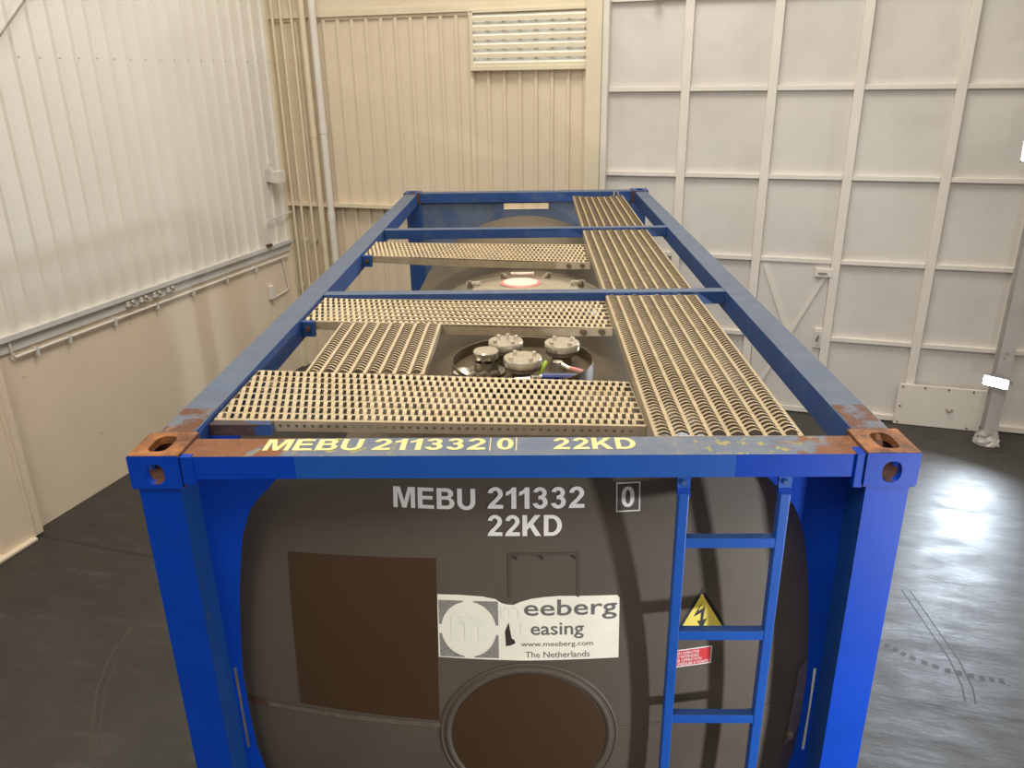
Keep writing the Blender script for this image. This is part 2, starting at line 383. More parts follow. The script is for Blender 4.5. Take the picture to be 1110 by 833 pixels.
# door post and jamb
mb = MB(); mb.box(-1.315, -1.15, WB-.14, WB+.1, 0, 6.2, 'trim'); mb.box(-1.15, -1.085, WB-.09, WB+.1, 0, 6.2, 'trim_white')
struct(mb.build('trim_6', rot=RR, bevel=.004))
# corner angle
mb = MB(); mb.box(UL-.01, UL+.05, WB-.10, WB+.05, 0, 6.2, 'trim')
struct(mb.build('trim_7', rot=RR))

# ---- big sliding door of sheet panels in a steel grid
mb = MB(); mb.box(-1.085, 6.5, WB+.05, WB+.09, .02, 6.2, 'door')
d1 = struct(mb.build('door_1', rot=RR))
VX = [-.275, .595, 1.415, 2.325, 3.13, 3.99, 4.86]; HZ = [.905, 1.765, 2.64, 3.515, 4.39, 5.26]
for a in VX:
    mb = MB(); mb.box(a-.045, a+.045, WB-.01, WB+.055, .02, 6.2, 'door_frame'); mb.build('stile', d1, bevel=.004)
xs = [-1.085]+VX+[6.5]
for z in HZ:
    mb = MB()
    for i in range(len(xs)-1):
        if i == 2 and z == .905: continue
        a, b = xs[i]+(.046 if i else 0), xs[i+1]-.046
        mb.box(a, b, WB+.005, WB+.055, z-.024, z+.024, 'door_frame')
    mb.build('crossbar', d1, bevel=.003)
mb = MB()
for i in range(len(xs)-1): mb.box(xs[i]+(.046 if i else 0), xs[i+1]-.046, WB-.005, WB+.055, .015, .075, 'door_frame')
mb.build('bottom_rail', d1, bevel=.003)
mb = MB(); mb.tube([(-.60, WB+.0, 4.42), (-.60, WB-.05, 4.40)], .022, 'trim_white', 10); mb.lathe([(.0001, .0), (.03, .01), (.034, .03), (.0001, .055)], (-.60, WB-.05, 4.36), 'trim_white', 12)
mb.build('roller', d1, smooth=True)
# wicket door inside it
mb = MB(); mb.box(.645, 1.368, WB+.025, WB+.05, .08, 1.738, 'door')
d2 = struct(mb.build('door_2', rot=RR))
for (a, b) in (((.70, 1.70), (1.34, .10)), ((1.335, 1.64), (.68, .14))):
    mb = MB(); A = Vector((a[0], WB+.026, a[1])); B_ = Vector((b[0], WB+.026, b[1])); d = (B_-A).normalized(); nn = Vector((-d.z, 0, d.x))*.022
    mb.poly([A-nn, B_-nn, B_+nn, A+nn], (0, -.02, 0), 'door_frame'); mb.build('brace', d2)
mb = MB(); mb.box(1.215, 1.395, WB-.02, WB+.025, 1.60, 1.69, 'door_frame'); mb.tube([(1.25, WB-.03, 1.645), (1.34, WB-.03, 1.645)], .008, 'steel_dull', 8); mb.build('bolt_plate', d2, bevel=.003)
mb = MB(); mb.box(1.285, 1.375, WB-.005, WB+.025, .80, 1.02, 'trim_white'); mb.box(1.30, 1.36, WB-.012, WB-.004, .83, .99, 'ledge'); mb.tube([(1.335, WB-.03, .95), (1.315, WB-.035, .88)], .009, 'steel_dull', 8); mb.build('lock_plate', d2, bevel=.003)

# ---- steel column at the right edge, wrapped foot
mb = MB(); w0 = WB-.40
mb.box(3.02, 3.145, w0, w0+.012, 0, 6.2, 'column_grey'); mb.box(3.02, 3.145, w0+.15, w0+.162, 0, 6.2, 'column_grey'); mb.box(3.077, 3.089, w0+.01, w0+.152, 0, 6.2, 'column_grey')
struct(mb.build('trim_8', rot=RR))
mb = MB(); n = 20; rows = 6; vv = []
rnd = random.Random(7)
for i in range(rows):
    z = .004+.026*i
    for k in range(n):
        t = 2*math.pi*k/n; c, s_ = math.cos(t), math.sin(t); sq = 1/max(abs(c), abs(s_))**.7
        r = (.118-.012*i*.6)*sq*(1+rnd.uniform(-.09, .09))
        vv.append((r*c, r*s_*1.02, z+rnd.uniform(-.003, .012)*(i > 0) + (.05*abs(s_)*(i == rows-1))))
mb.add(vv, [(i*n+k, i*n+(k+1) % n, (i+1)*n+(k+1) % n, (i+1)*n+k) for i in range(rows-1) for k in range(n)], 'plastic')
o = mb.build('plastic_wrap', loc=RM(3.083, w0+.08), rot=RR); tag(o, 'crumpled clear plastic wrapped around the foot of the steel column', 'plastic wrap')

# ---- white board screwed over the door's lower right panel
bd = empty('cover_board', RM(2.62, WB-.015), RR)
mb = MB(); mb.box(-.40, .46, -.028, 0, .004, .475, 'door_frame'); mb.build('board', bd, bevel=.004)
for a, z in ((-.36, .445), (-.14, .45), (.09, .45), (.33, .45), (-.36, .22), (-.36, .03), (.33, .03)):
    mb = MB(); mb.lathe([(.0001, -.036), (.010, -.034), (.012, -.028)], (a, 0, z), 'steel_dull', 10, 'y'); mb.build('screw', bd)
mb = MB(); mb.tube([(.10, -.03, .235), (.105, -.05, .22), (.125, -.06, .205), (.15, -.05, .22), (.155, -.035, .235)], .008, 'steel_dull', 8); mb.build('hook', bd, smooth=True)
tag(bd, 'white board with screws and small hook covering the big door bottom panel', 'board')

# ---- flood lights on the column
def flood(name, u, w, z, yaw, tilt, sx, sz, label, power):
    e = empty(name, RM(u, w, z), RR+yaw)
    def T(x, y, zz):
        c, s_ = math.cos(tilt), math.sin(tilt)
        return (x, y*c+zz*s_, -y*s_+zz*c) if False else (x, y*c - zz*s_, y*s_ + zz*c)
    mb = MB(); P = [T(x, y, zz) for zz in (-sz/2, sz/2) for x, y in ((-sx/2, 0), (sx/2, 0), (sx*.42, .05), (-sx*.42, .05))]
    mb.hexa(P, 'housing'); mb.build('housing', e, bevel=.004)
    mb = MB(); P = [T(x, -.006, zz) for x, zz in ((-sx*.46, -sz*.44), (sx*.46, -sz*.44), (sx*.46, sz*.44), (-sx*.46, sz*.44))]
    mb.poly(P, Vector(T(0, .005, 0)), 'led'); mb.build('lens', e, label='glowing white lens')
    mb = MB(); mb.tube([T(-sx/2-.004, .025, 0), (-sx/2-.012, .06, 0), (-sx/2-.0, .11, 0), (sx/2, .11, 0), (sx/2+.012, .06, 0), T(sx/2+.004, .025, 0)], .007, 'housing', 8); mb.box(-.02, .02, .10, .17, -.02, .02, 'housing'); mb.build('bracket', e)
    tag(e, label, 'flood light')
    l = bpy.data.lights.new('lamp_beam', 'AREA'); l.shape = 'RECTANGLE'; l.size = sx*.9; l.size_y = sz*.9; l.energy = power; l.color = (.74, .87, 1); l.spread = math.radians(130)
    o = bpy.data.objects.new('lamp_beam', l); COL.objects.link(o); o.parent = e
    o.location = T(0, -.02, 0); o.rotation_euler = (math.radians(-90)+tilt, 0, 0)
    return e
flood('flood_light', 2.985, w0-.17, .765, math.radians(-30), math.radians(5), .235, .105, 'glowing flood light low on the column above the white board', 44)
flood('flood_light', 2.985, w0-.17, 3.03, math.radians(-30), math.radians(6), .40, .34, 'glowing flood light high on the column at the right picture edge', 78)

# ---- louvre high on the back wall
lv = empty('wall_louvre', RM(-1.93, WB-.045, 3.735), RR)
mb = MB()
for b in ((-.70, .70, -.03, .03, .575, .61), (-.70, .70, -.045, .03, -.01, .035), (-.70, -.665, -.03, .03, .0, .6), (.665, .70, -.03, .03, .0, .6)): mb.box(*b, 'trim')
mb.build('frame', lv, bevel=.003)
mb = MB(); mb.box(-.67, .67, .032, .036, .02, .59, 'daylit'); mb.build('backing_sheet', lv)
for i in range(6):
    z = .055 + i*.092
    mb = MB(); mb.hexa([(-.665, -.035, z), (.665, -.035, z), (.665, .028, z+.052), (-.665, .028, z+.052), (-.665, -.035, z+.014), (.665, -.035, z+.014), (.665, .028, z+.066), (-.665, .028, z+.066)], 'louvre_white')
    mb.box(-.665, .665, -.037, -.029, z-.028, z+.014, 'trim'); mb.build('slat', lv)
tag(lv, 'white metal slatted louvre set high in the beige ribbed wall', 'louvre')

# ---- pipes in the back left corner
def pipe(name, u, z1, z0, r, label, joints=(), dz=0., m='trim', drift=0.):
    e = empty(name, RM(u, WB-.05-r, 0), RR)
    mb = MB(); mb.tube([(0, 0, z1), (0, 0, z0+.25), (drift, 0, z0)], r, m, 14); mb.build('tube', e, smooth=True)
    for z in joints:
        mb = MB(); mb.tube([(0, 0, z-.05), (0, 0, z+.05)], r*1.14, m, 14); mb.build('coupling', e, smooth=True)
    for z in (z0+.2, 5.2):
        mb = MB(); mb.tube([(0, 0, z-.012), (0, 0, z+.012)], r*1.22, m, 14); mb.box(-r*1.5, r*1.5, r*.6, r+.018, z-.012, z+.012, m); mb.build('clamp', e)
    return tag(e, label, 'pipe')
pipe('wall_conduit', -5.09, 6.0, .95, .017, 'thin cream conduit nearest the corner of the left wall')
pipe('wall_conduit', -4.975, 6.0, .95, .017, 'thin cream conduit second out from the left corner')
pipe('wall_conduit', -4.835, 6.0, .95, .017, 'thin cream conduit just left of the two fat downpipes')
pipe('downpipe', -4.68, 6.0, .95, .036, 'cream downpipe, left one of the two fat pipes', (3.05,))
pipe('downpipe', -4.54, 6.0, 1.2, .042, 'pale downpipe, right one of the two fat pipes, jointed halfway', (3.1, 2.05), 0, 'trim_white')
for i, (u, z) in enumerate(((-5.01, 1.72), (-4.88, 1.72), (-4.75, 1.70), (-4.61, 1.67))):
    mb = MB(); mb.lathe([(.0001, -.014), (.034, -.012), (.04, 0), (.04, .05)], (0, 0, 0), 'trim' if i < 3 else 'ledge', 16, 'y')
    o = mb.build('blanking_cap', loc=RM(u, WB-.015, z), rot=RR, smooth=True)
    tag(o, 'small round cap on the back wall behind the thin conduits, ' + ('leftmost of four', 'second from left of four', 'third from left of four', 'rightmost of four')[i], 'cap', 'round caps low in the corner')

# ---- fittings on the left wall
cw = empty('wall_conduit', RM(UL+.03, 2.5, 1.55), RR)
mb = MB(); mb.tube([(0, .1, .17), (0, .105, .03), (0, .125, 0), (0, 4.25, 0)], .012, 'trim_white', 10); mb.build('tube', cw, smooth=True)
for a in (2.84, 3.19, 3.74, 4.32, 4.88, 5.47, 6.04):
    mb = MB(); mb.box(-.035, .016, a-2.5-.012, a-2.5+.012, -.055, .016, 'ledge'); mb.build('clip', cw)
tag(cw, 'long thin white conduit running along the left wall under the ledge', 'conduit')
for i, a in enumerate((3.96, 4.14, 4.33, 4.53)):
    e = empty('cable_clamp', RM(UL+.02, a, 1.63), RR)
    mb = MB(); mb.box(0, .035, -.05, .05, .0, .05, 'trim_white'); mb.build('base', e, bevel=.003)
    mb = MB(); mb.tube([(.04, -.02, .055), (.055, -.005, .03), (.05, .025, .01), (.04, .04, .035)], .007, 'steel_dull', 8); mb.build('hook', e, smooth=True)
    tag(e, 'small white hooked clamp on the left wall ledge, ' + ('nearest the camera of four', 'second from the camera of four', 'third from the camera of four', 'farthest from the camera of four')[i], 'clamp', 'clamps on the ledge')
e = empty('junction_box', RM(UL+.03, 6.60, 2.50), RR)
mb = MB(); mb.box(-.03, .05, -.09, -.01, 0, .16, 'ledge'); mb.build('back_plate', e, bevel=.004)
mb = MB(); mb.box(.05, .16, -.10, .06, -.01, .13, 'trim_white'); mb.build('box_body', e, bevel=.006)
mb = MB(); mb.tube([(.02, -.05, .16), (.02, -.05, .21)], .018, 'ledge', 10); mb.build('gland', e)
tag(e, 'pale grey junction box on the ribbed left wall near the corner', 'junction box')
e = empty('switch_box', RM(UL+.002, 6.30, 1.09), RR)
mb = MB(); mb.box(0, .055, -.04, .05, 0, .17, 'trim_white'); mb.build('box_body', e, bevel=.006)
mb = MB(); mb.tube([(.02, .05, .02), (.02, .10, .0), (.02, .36, .02), (.02, .40, .06), (.02, .33, .44)], .010, 'trim_white', 8); mb.build('conduit_tail', e, smooth=True)
tag(e, 'white switch box on the painted masonry near the corner', 'switch box')
e = empty('cable_loop', RM(UL+.06, 6.3, 1.76), RR)
mb = MB(); mb.tube([(0, .02, 0), (0, .0, .10), (0, .03, .28), (0, .08, .30), (.03, .55, .33)], .009, 'ledge', 8); mb.build('tube', e, smooth=True)
mb = MB(); mb.box(-.01, .03, -.02, .06, -.015, .02, 'rust_dark'); mb.build('foot', e)
tag(e, 'bent thin conduit hoop standing on the ledge beside the corner', 'conduit')
mb = MB(); mb.tube([(0, 0, 0), (0, .9, .80)], .008, 'steel_dull', 8)
o = mb.build('brace_rod', loc=RM(UL+.07, 2.9, 3.80), rot=RR); tag(o, 'thin dark rod crossing the ribbed left wall at the top left', 'rod')

# ================================================================== TANK CONTAINER
TC = empty('tank_container', (0, 0, 0))
tag(TC, 'blue framed twenty foot tank container with brown grey tank and walkways', 'tank container')
L = 6.058; T = 2.591
def casting(sx, front, top):
    """sx -1/+1, front bool, top bool; hollow corner fitting"""
    W_, D_, H_, th = .162, .178, .118, .026
    mb = MB(); x1 = 1.219*sx; x0 = x1 - sx*W_; y0 = 0 if front else L; yd = 1 if front else -1
    z1 = T if top else 0; zd = -1 if top else 1
    X = lambda a: x0 + sx*a; Y = lambda b: y0 + yd*b; Z = lambda c: z1 + zd*c
    rm = 'rust' if top else 'blue'
    if not front: rm = 'blue_dull'
    rect = lambda a, b, q=.004: [(q, 0), (a-q, 0), (a, q), (a, b-q), (a-q, b), (q, b), (0, b-q), (0, q)]
    fm = 'blue' if front else 'blue_dull'
    mb.plate(rect(W_, D_), [oval(W_*.52, D_*.5, .034, .058, 28, 3.2)], lambda a, b, t: (X(.0015+a*(W_-.003)/W_), Y(.0015+b*(D_-.003)/D_), Z(t)), th, rm)
    mb.plate(rect(W_, H_-th*.2), [oval(W_*.50, H_*.54, .030, .036, 28, 2.4)], lambda a, b, t: (X(a), Y(t), Z(b+.0015)), th, fm)
    mb.plate(rect(D_, H_-th*.2), [oval(D_*.5, H_*.54, .034, .036, 28, 2.4)], lambda a, b, t: (X(W_-t-.0003), Y(.0025+a*(D_-.005)/D_), Z(b+.0025)), th, fm)
    xa, xb = sorted((X(0), X(th))); ya, yb = sorted((Y(.002), Y(D_-.002))); za, zb = sorted((Z(.004), Z(H_-.002)))
    mb.box(xa, xb, ya, yb, za, zb, 'rust_dark')
    xa, xb = sorted((X(.004), X(W_-.004))); ya, yb = sorted((Y(D_-th), Y(D_-.001))); mb.box(xa, xb, ya, yb, za, zb, 'rust_dark')
    ya, yb = sorted((Y(.004), Y(D_-.004))); za, zb = sorted((Z(H_-th*.7), Z(H_))); mb.box(xa, xb, ya, yb, za, zb, fm, top='rust_dark')
    return mb.build('corner_casting', TC, label='rusty topped corner casting' if front and top else None)
for t_ in (True, False):
    for f_ in (True, False):
        for s in (-1, 1): casting(s, f_, t_)
# posts
for s in (-1, 1):
    mb = MB(); xa, xb = sorted((s*1.072, s*1.204)); mb.box(xa, xb, .012, .150, .118, T-.1185, 'blue')
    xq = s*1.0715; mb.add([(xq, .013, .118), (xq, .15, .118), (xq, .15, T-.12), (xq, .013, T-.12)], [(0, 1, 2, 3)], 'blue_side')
    mb.build('corner_post', TC)
    mb = MB(); xa, xb = sorted((s*1.05, s*1.20)); mb.box(xa, xb, L-.17, L-.012, .118, T-.1185, 'blue_dull'); mb.build('corner_post', TC, bevel=.006)
# end beams
mb = MB(); y0, y1, z0, z1 = .014, .145, 2.503, 2.581
for a, b, m in ((-1.056, -.70, 'blue'), (-.70, .665, 'blue_patch'), (.665, 1.056, 'blue')): mb.box(a, b, y0, y1, z0, z1, m, top='beam_top')
mb.box(-1.056, -1.02, .006, .03, 2.488, 2.583, 'blue'); mb.box(1.03, 1.056, .006, .06, 2.47, 2.583, 'blue')
mb.box(-1.02, -.80, .010, .02, 2.505, 2.516, 'blue')
beam = mb.build('front_top_beam', TC)
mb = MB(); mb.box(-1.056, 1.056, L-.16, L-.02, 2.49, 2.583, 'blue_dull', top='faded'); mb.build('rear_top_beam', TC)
for y0, y1 in ((.014, .145), (L-.15, L-.02)):
    mb = MB(); mb.box(-1.056, 1.056, y0, y1, .02, .14, 'blue'); mb.build('bottom_beam', TC)
for s in (-1, 1):
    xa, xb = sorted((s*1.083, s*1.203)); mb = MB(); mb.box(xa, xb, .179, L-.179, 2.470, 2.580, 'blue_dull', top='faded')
    mb.box(xa+.005, xb-.005, .18, .40, 2.5801, 2.582, 'rust_fade'); mb.build('top_side_rail', TC, bevel=.004)
    mb = MB(); mb.box(xa, xb, .179, L-.179, .02, .14, 'blue'); mb.build('bottom_side_rail', TC)
for y0, y1, h in ((1.985, 2.062, .070), (3.918, 3.994, .072)):
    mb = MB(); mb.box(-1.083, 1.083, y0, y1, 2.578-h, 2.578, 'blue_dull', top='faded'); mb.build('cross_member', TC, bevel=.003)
# front gusset plates with a slot each
zr = [2.503, 2.41, 2.32, 2.20, 1.975, 1.66, 1.47, 1.275, 1.14, .9, .7, .5, .142]
cr = [.755, .829, .913, .960, .999, 1.030, 1.033, 1.026, 1.004, .96, .90, .80, .62]
zd, cd_ = [], []
for i in range(len(zr)-1):
    c0, c1, c2, c3 = cr[max(i-1, 0)], cr[i], cr[i+1], cr[min(i+2, len(cr)-1)]
    for k in range(4):
        t = k/4
        zd.append(zr[i] + (zr[i+1]-zr[i])*t)
        cd_.append(.5*((2*c1) + (c2-c0)*t + (2*c0-5*c1+4*c2-c3)*t*t + (3*c1-c0-3*c2+c3)*t**3))
zr, cr = zd+[zr[-1]], cd_+[cr[-1]]
for s in (-1, 1):
    mb = MB(); yy = lambda X_: .138 + (1.072-X_)*.14
    cols = lambda c: [1.072, 1.063, 1.052, max(c+.0005, 1.0262), c]
    for i in range(len(zr)-1):
        A = cols(cr[i]); B_ = cols(cr[i+1])
        if cr[i] > 1.0262 or cr[i+1] > 1.0262:
            A[3] = max(A[3], cr[i]+.004); B_[3] = max(B_[3], cr[i+1]+.004)
        for k in range(4):
            if k == 1 and 1.27 < zr[i+1] and zr[i] < 1.67: continue
            P = [(s*A[k], yy(A[k]), zr[i]), (s*A[k+1], yy(A[k+1]), zr[i]), (s*B_[k+1], yy(B_[k+1]), zr[i+1]), (s*B_[k], yy(B_[k]), zr[i+1])]
            mb.add(P, [(0, 1, 2, 3)], 'blue')
    o = mb.build('gusset_plate', TC); md = o.modifiers.new('thick', 'SOLIDIFY'); md.thickness = .006; md.offset = 0
# rear gusset wall
mb = MB(); mb.plate([(-1.05, .14), (1.05, .14), (1.05, 2.49), (-1.05, 2.49)], [oval(0, 1.34, .94, .94, 48), [(-.22, 2.413), (.228, 2.413), (.228, 2.472), (-.22, 2.472)]], lambda a, b, t: (a, L-.125+t, b), .008, 'gusset_back')
mb.build('gusset_plate', TC, label='worn grey blue plate with a slot under the rear beam')

# tank shell and front cladding
R_, ZC = 1.085, 1.365
mb = MB(); mb.lathe([(R_, .42), (R_, 5.30), (R_*.985, 5.36), (R_*.93, 5.43), (R_*.8, 5.50), (R_*.5, 5.57), (.0001, 5.60)], (0, 0, ZC), 'shell', 96, 'y')
mb.build('tank_shell', TC, smooth=True)
K, Y0, ZD = .13, .06, 1.40
dish = lambda x, z: Y0 + K*(x*x + (z-ZD)**2)
mb = MB(); n = 160; NS = 28; vv = []; ff = []
def outl(t, a=1.088, b=1.088, p=5.):
    c, s_ = math.cos(t), math.sin(t); return a*math.copysign(abs(c)**(2/p), c), b*math.copysign(abs(s_)**(2/p), s_)
for i in range(NS+1):
    q = max(i/NS, .002)
    for k in range(n):
        ox, oz = outl(2*math.pi*k/n); x_, z_ = ox*q, ZD + oz*q; vv.append((x_, dish(x_, z_), z_))
for yb, sc in ((.335, .995), (.36, .93)):
    for k in range(n):
        ox, oz = outl(2*math.pi*k/n); vv.append((ox*sc, max(yb, 0), ZD + oz*sc))
for i in range(NS+2):
    for k in range(n): ff.append((i*n+k, i*n+(k+1) % n, (i+1)*n+(k+1) % n, (i+1)*n+k))
mb.add(vv, ff, 'clad')
CL = mb.build('end_cladding', TC, smooth=True)
DY = -.0005
def on_dish(x, z, off=DY): return (x, dish(x, z)+off, z)
def quadmap(c, a, b):   # corners: tl tr br bl, a right 0..1, b up 0..1
    tl, tr, br, bl = c
    return tuple((1-a)*((1-b)*bl[i] + b*tl[i]) + a*((1-b)*br[i] + b*tr[i]) for i in (0, 1))
def dish_text(body, c, m, name='lettering', off=0.012, layer=DY, parent=None, mbx=None, spacing=1.):
    v, fs = (bold2d(body) if all(ch in GLY for ch in body) else text2d(body, off, spacing)); mb = mbx or MB()
    mb.add([on_dish(*quadmap(c, a, b), layer) for a, b in v], fs, m)
    if mbx is None: return mb.build(name, parent or CL, fix=False)
def dish_quad(mb, c, m, layer=DY, nx=8, ny=8):
    vv = [on_dish(*quadmap(c, i/nx, j/ny), layer) for j in range(ny+1) for i in range(nx+1)]
    mb.add(vv, [(j*(nx+1)+i, j*(nx+1)+i+1, (j+1)*(nx+1)+i+1, (j+1)*(nx+1)+i) for j in range(ny) for i in range(nx)], m)
def dish_poly(mb, pts, m, layer=DY): 
    v, fs = refine(*fill(pts, []), 3); mb.add([on_dish(a, b, layer) for a, b in v], fs, m)
def box4(x0, x1, z0, z1): return ((x0, z1), (x1, z1), (x1, z0), (x0, z0))
dish_text('MEBU', box4(-.436, -.154, 2.300, 2.371), 'white_ink', off=.022)
dish_text('211332', box4(-.113, .215, 2.305, 2.377), 'white_ink', off=.022)
dish_text('22KD', box4(-.114, .139, 2.211, 2.283), 'white_ink', off=.022)
dish_text('0', box4(.341, .385, 2.302, 2.370), 'white_ink')
mb = MB()
for a in ((.323, .405, 2.381, 2.385), (.323, .405, 2.286, 2.290), (.323, .327, 2.286, 2.385), (.401, .405, 2.286, 2.385)): dish_quad(mb, box4(*a), 'white_ink', DY, 4, 4)
mb.build('check_digit_box', CL, fix=False)
# brown patches
mb = MB(); dish_quad(mb, ((-.831, 2.108), (-.293, 2.127), (-.305, 1.476), (-.834, 1.484)), 'brown', -.0012, 14, 14); mb.build('brown_panel', CL, label='dark brown rectangular panel')
mb = MB(); vv = []
for i in range(9):
    for k in range(64):
        t = 2*math.pi*k/64; q = max(.281*i/8, .0005); vv.append(on_dish(.021+q*math.cos(t), 1.41+q*math.sin(t), -.0012))
mb.add(vv, [(i*64+k, i*64+(k+1) % 64, (i+1)*64+(k+1) % 64, (i+1)*64+k) for i in range(8) for k in range(64)], 'brown'); mb.build('brown_disc', CL, label='dark brown round plate')
mb = MB(); vv = []
for q, l in ((.286, -.002), (.292, -.008), (.300, -.009), (.306, -.002), (.316, -.002), (.320, -.006), (.326, -.002)):
    for k in range(64):
        t = 2*math.pi*k/64; vv.append(on_dish(.021+q*math.cos(t), 1.41+q*math.sin(t), l))
mb.add(vv, [(i*64+k, i*64+(k+1) % 64, (i+1)*64+(k+1) % 64, (i+1)*64+k) for i in range(6) for k in range(64)], 'clad'); mb.build('ring_flange', CL, smooth=True)
# embossed holder outline and seams
mb = MB()
for a in ((-.046, -.036, 1.99, 2.150), (.190, .200, 1.99, 2.150), (-.046, .200, 2.143, 2.151)): dish_quad(mb, box4(*a), 'embossed', -.0014, 6, 6)
for x_ in (-.02, .07, .18): 
    mb.lathe([(.0001, -.008), (.004, -.007), (.005, 0)], on_dish(x_, 2.135, 0), 'dark', 8, 'y')
mb.build('placard_holder', CL)
mb = MB(); dish_quad(mb, ((-1.04, 1.462), (-.30, 1.466), (-.30, 1.444), (-1.04, 1.440)), 'seam', -.0016, 24, 1); mb.build('seam_strip', CL); mb = MB(); dish_quad(mb, ((.345, 1.447), (1.03, 1.464), (1.03, 1.460), (.345, 1.443)), 'seam', -.0016, 24, 1)
mb.build('seam_strip', CL); mb = MB(); dish_quad(mb, ((-1.055, 1.475), (-.98, 1.462), (-.975, 1.445), (-1.055, 1.445)), 'rust_dark', -.006, 3, 1); mb.build('seam_clip', CL)
mb = MB(); dish_poly(mb, [(1.023, 1.61), (1.05, 1.645), (1.062, 1.62), (1.06, 1.36), (1.03, 1.25), (1.005, 1.25)], 'seam', -.006); mb.lathe([(.0001, -.02), (.012, -.018), (.014, 0)], on_dish(1.02, 1.30, -.006), 'steel_dull', 10, 'y'); mb.build('side_clip', CL)
# torn sticker
st = [(-.293, 1.996), (-.217, 1.997), (-.137, 1.993), (-.091, 1.984), (-.071, 1.97), (-.05, 1.964), (-.028, 1.963), (-.005, 1.974), (.035, 1.986), (.08, 1.992), (.127, 1.995), (.33, 1.991), (.339, 1.981), (.34, 1.748), (.196, 1.748), (-.007, 1.746), (-.075, 1.748), (-.296, 1.752)]
hole = [(-.046, 1.897), (-.053, 1.88), (-.060, 1.86), (-.058, 1.83), (-.057, 1.803), (-.04, 1.806), (-.023, 1.815), (-.026, 1.828), (-.036, 1.835), (-.040, 1.86)]
v2, f2 = refine(*fill(st, [hole]), 4)
mb = MB(); mb.add([on_dish(a, b, -.0010) for a, b in v2], f2, 'sticker'); STK = mb.build('sticker', CL, fix=False, label='torn white leasing company sticker')
mb = MB(); dish_poly(mb, hole, 'tear', -.0006)
mb.build('torn_hole', STK, fix=False)
mb = MB(); cx, cz, rx, rz = -.186, 1.8655, .097, .107; g = .018
for sx in (-1, 1):
    for sz in (-1, 1):
        ox, oz = (.104 if sx > 0 else .104), .110
        pts = [(cx+sx*ox, cz+sz*oz), (cx+sx*g, cz+sz*oz)]
        t0 = math.acos(min(1, g/rx)); t1 = math.asin(min(1, g/rz))
        for k in range(11):
            t = t0 + (t1-t0)*k/10; pts.append((cx+sx*rx*math.cos(t), cz+sz*rz*math.sin(t)))
        pts.append((cx+sx*ox, cz+sz*g))
        dish_poly(mb, pts, 'logo_grey', -.0016)
mb.build('logo', STK, fix=False)
LY = -.0021
dish_text('m', box4(-.248, -.127, 1.822, 1.916), 'ink_green', off=.03, layer=LY, parent=STK)
dish_text('m', box4(-.072, -.005, 1.915, 1.956), 'ink_green', off=.0, layer=LY, parent=STK)
dish_text('l', box4(-.004, .004, 1.849, 1.894), 'ink_green', off=.0, layer=LY, parent=STK)
dish_text('eeberg', box4(.008, .331, 1.903, 1.982), 'ink', off=.008, layer=LY, parent=STK)
dish_text('easing', box4(.031, .216, 1.832, 1.895), 'ink', off=.009, layer=LY, parent=STK)
dish_text('www.meeberg.com', box4(-.003, .249, 1.797, 1.822), 'ink', off=-.002, layer=LY, parent=STK)
dish_text('The Netherlands', box4(.012, .238, 1.758, 1.782), 'ink', off=-.002, layer=LY, parent=STK)
# warning triangle and red label
mb = MB(); dish_poly(mb, [(.632, 1.993), (.738, 1.814), (.530, 1.814)], 'black', -.0010); dish_poly(mb, [(.631, 1.971), (.718, 1.824), (.548, 1.824)], 'yellow', -.0016)
dish_poly(mb, [(.634, 1.944), (.604, 1.886), (.631, 1.899), (.629, 1.868), (.617, 1.869), (.637, 1.833), (.652, 1.875), (.639, 1.871), (.645, 1.921), (.620, 1.906)], 'black', -.0022)
mb.build('warning_sticker', CL, fix=False, label='yellow triangular high voltage warning sticker')
rq = ((.523, 1.757), (.679, 1.763), (.678, 1.691), (.522, 1.686))
def sub(c, a0, a1, b0, b1): return (quadmap(c, a0, b1), quadmap(c, a1, b1), quadmap(c, a1, b0), quadmap(c, a0, b0))
mb = MB(); dish_quad(mb, rq, 'white_ink', -.0010, 6, 6); dish_quad(mb, sub(rq, .03, .97, .06, .94), 'red', -.0016, 6, 6)
for i, (tx, a1) in enumerate((('WHEN OPERATOR', .70), ('KEEP INTENDED', .70), ('OVER OPERATION', .76), ('THE PRESSURE X POINTS', .93))):
    dish_text(tx, sub(rq, .05, a1, .72-.21*i, .88-.21*i), 'white_ink', off=.01, layer=-.0022, mbx=mb)
mb.build('warning_label', CL, fix=False, label='red label with white capitals')

# lettering on top of the front beam
def beam_text(body, x0, x1, y0=.054, y1=.136):
    v, fs = bold2d(body); mb = MB(); mb.add([(x0+(x1-x0)*a, y0+(y1-y0)*b, 2.5822) for a, b in v], fs, 'cream_ink'); return mb.build('lettering', beam, fix=False)
beam_text('MEBU', -.812, -.500); beam_text('211332', -.467, -.108); beam_text('22KD', .106, .366)
beam_text('0', -.072, -.020)
for x_ in (-.095, -.012):
    mb = MB(); mb.box(x_, x_+.003, .047, .143, 2.5811, 2.5822, 'cream_ink'); mb.build('check_digit_line', beam)

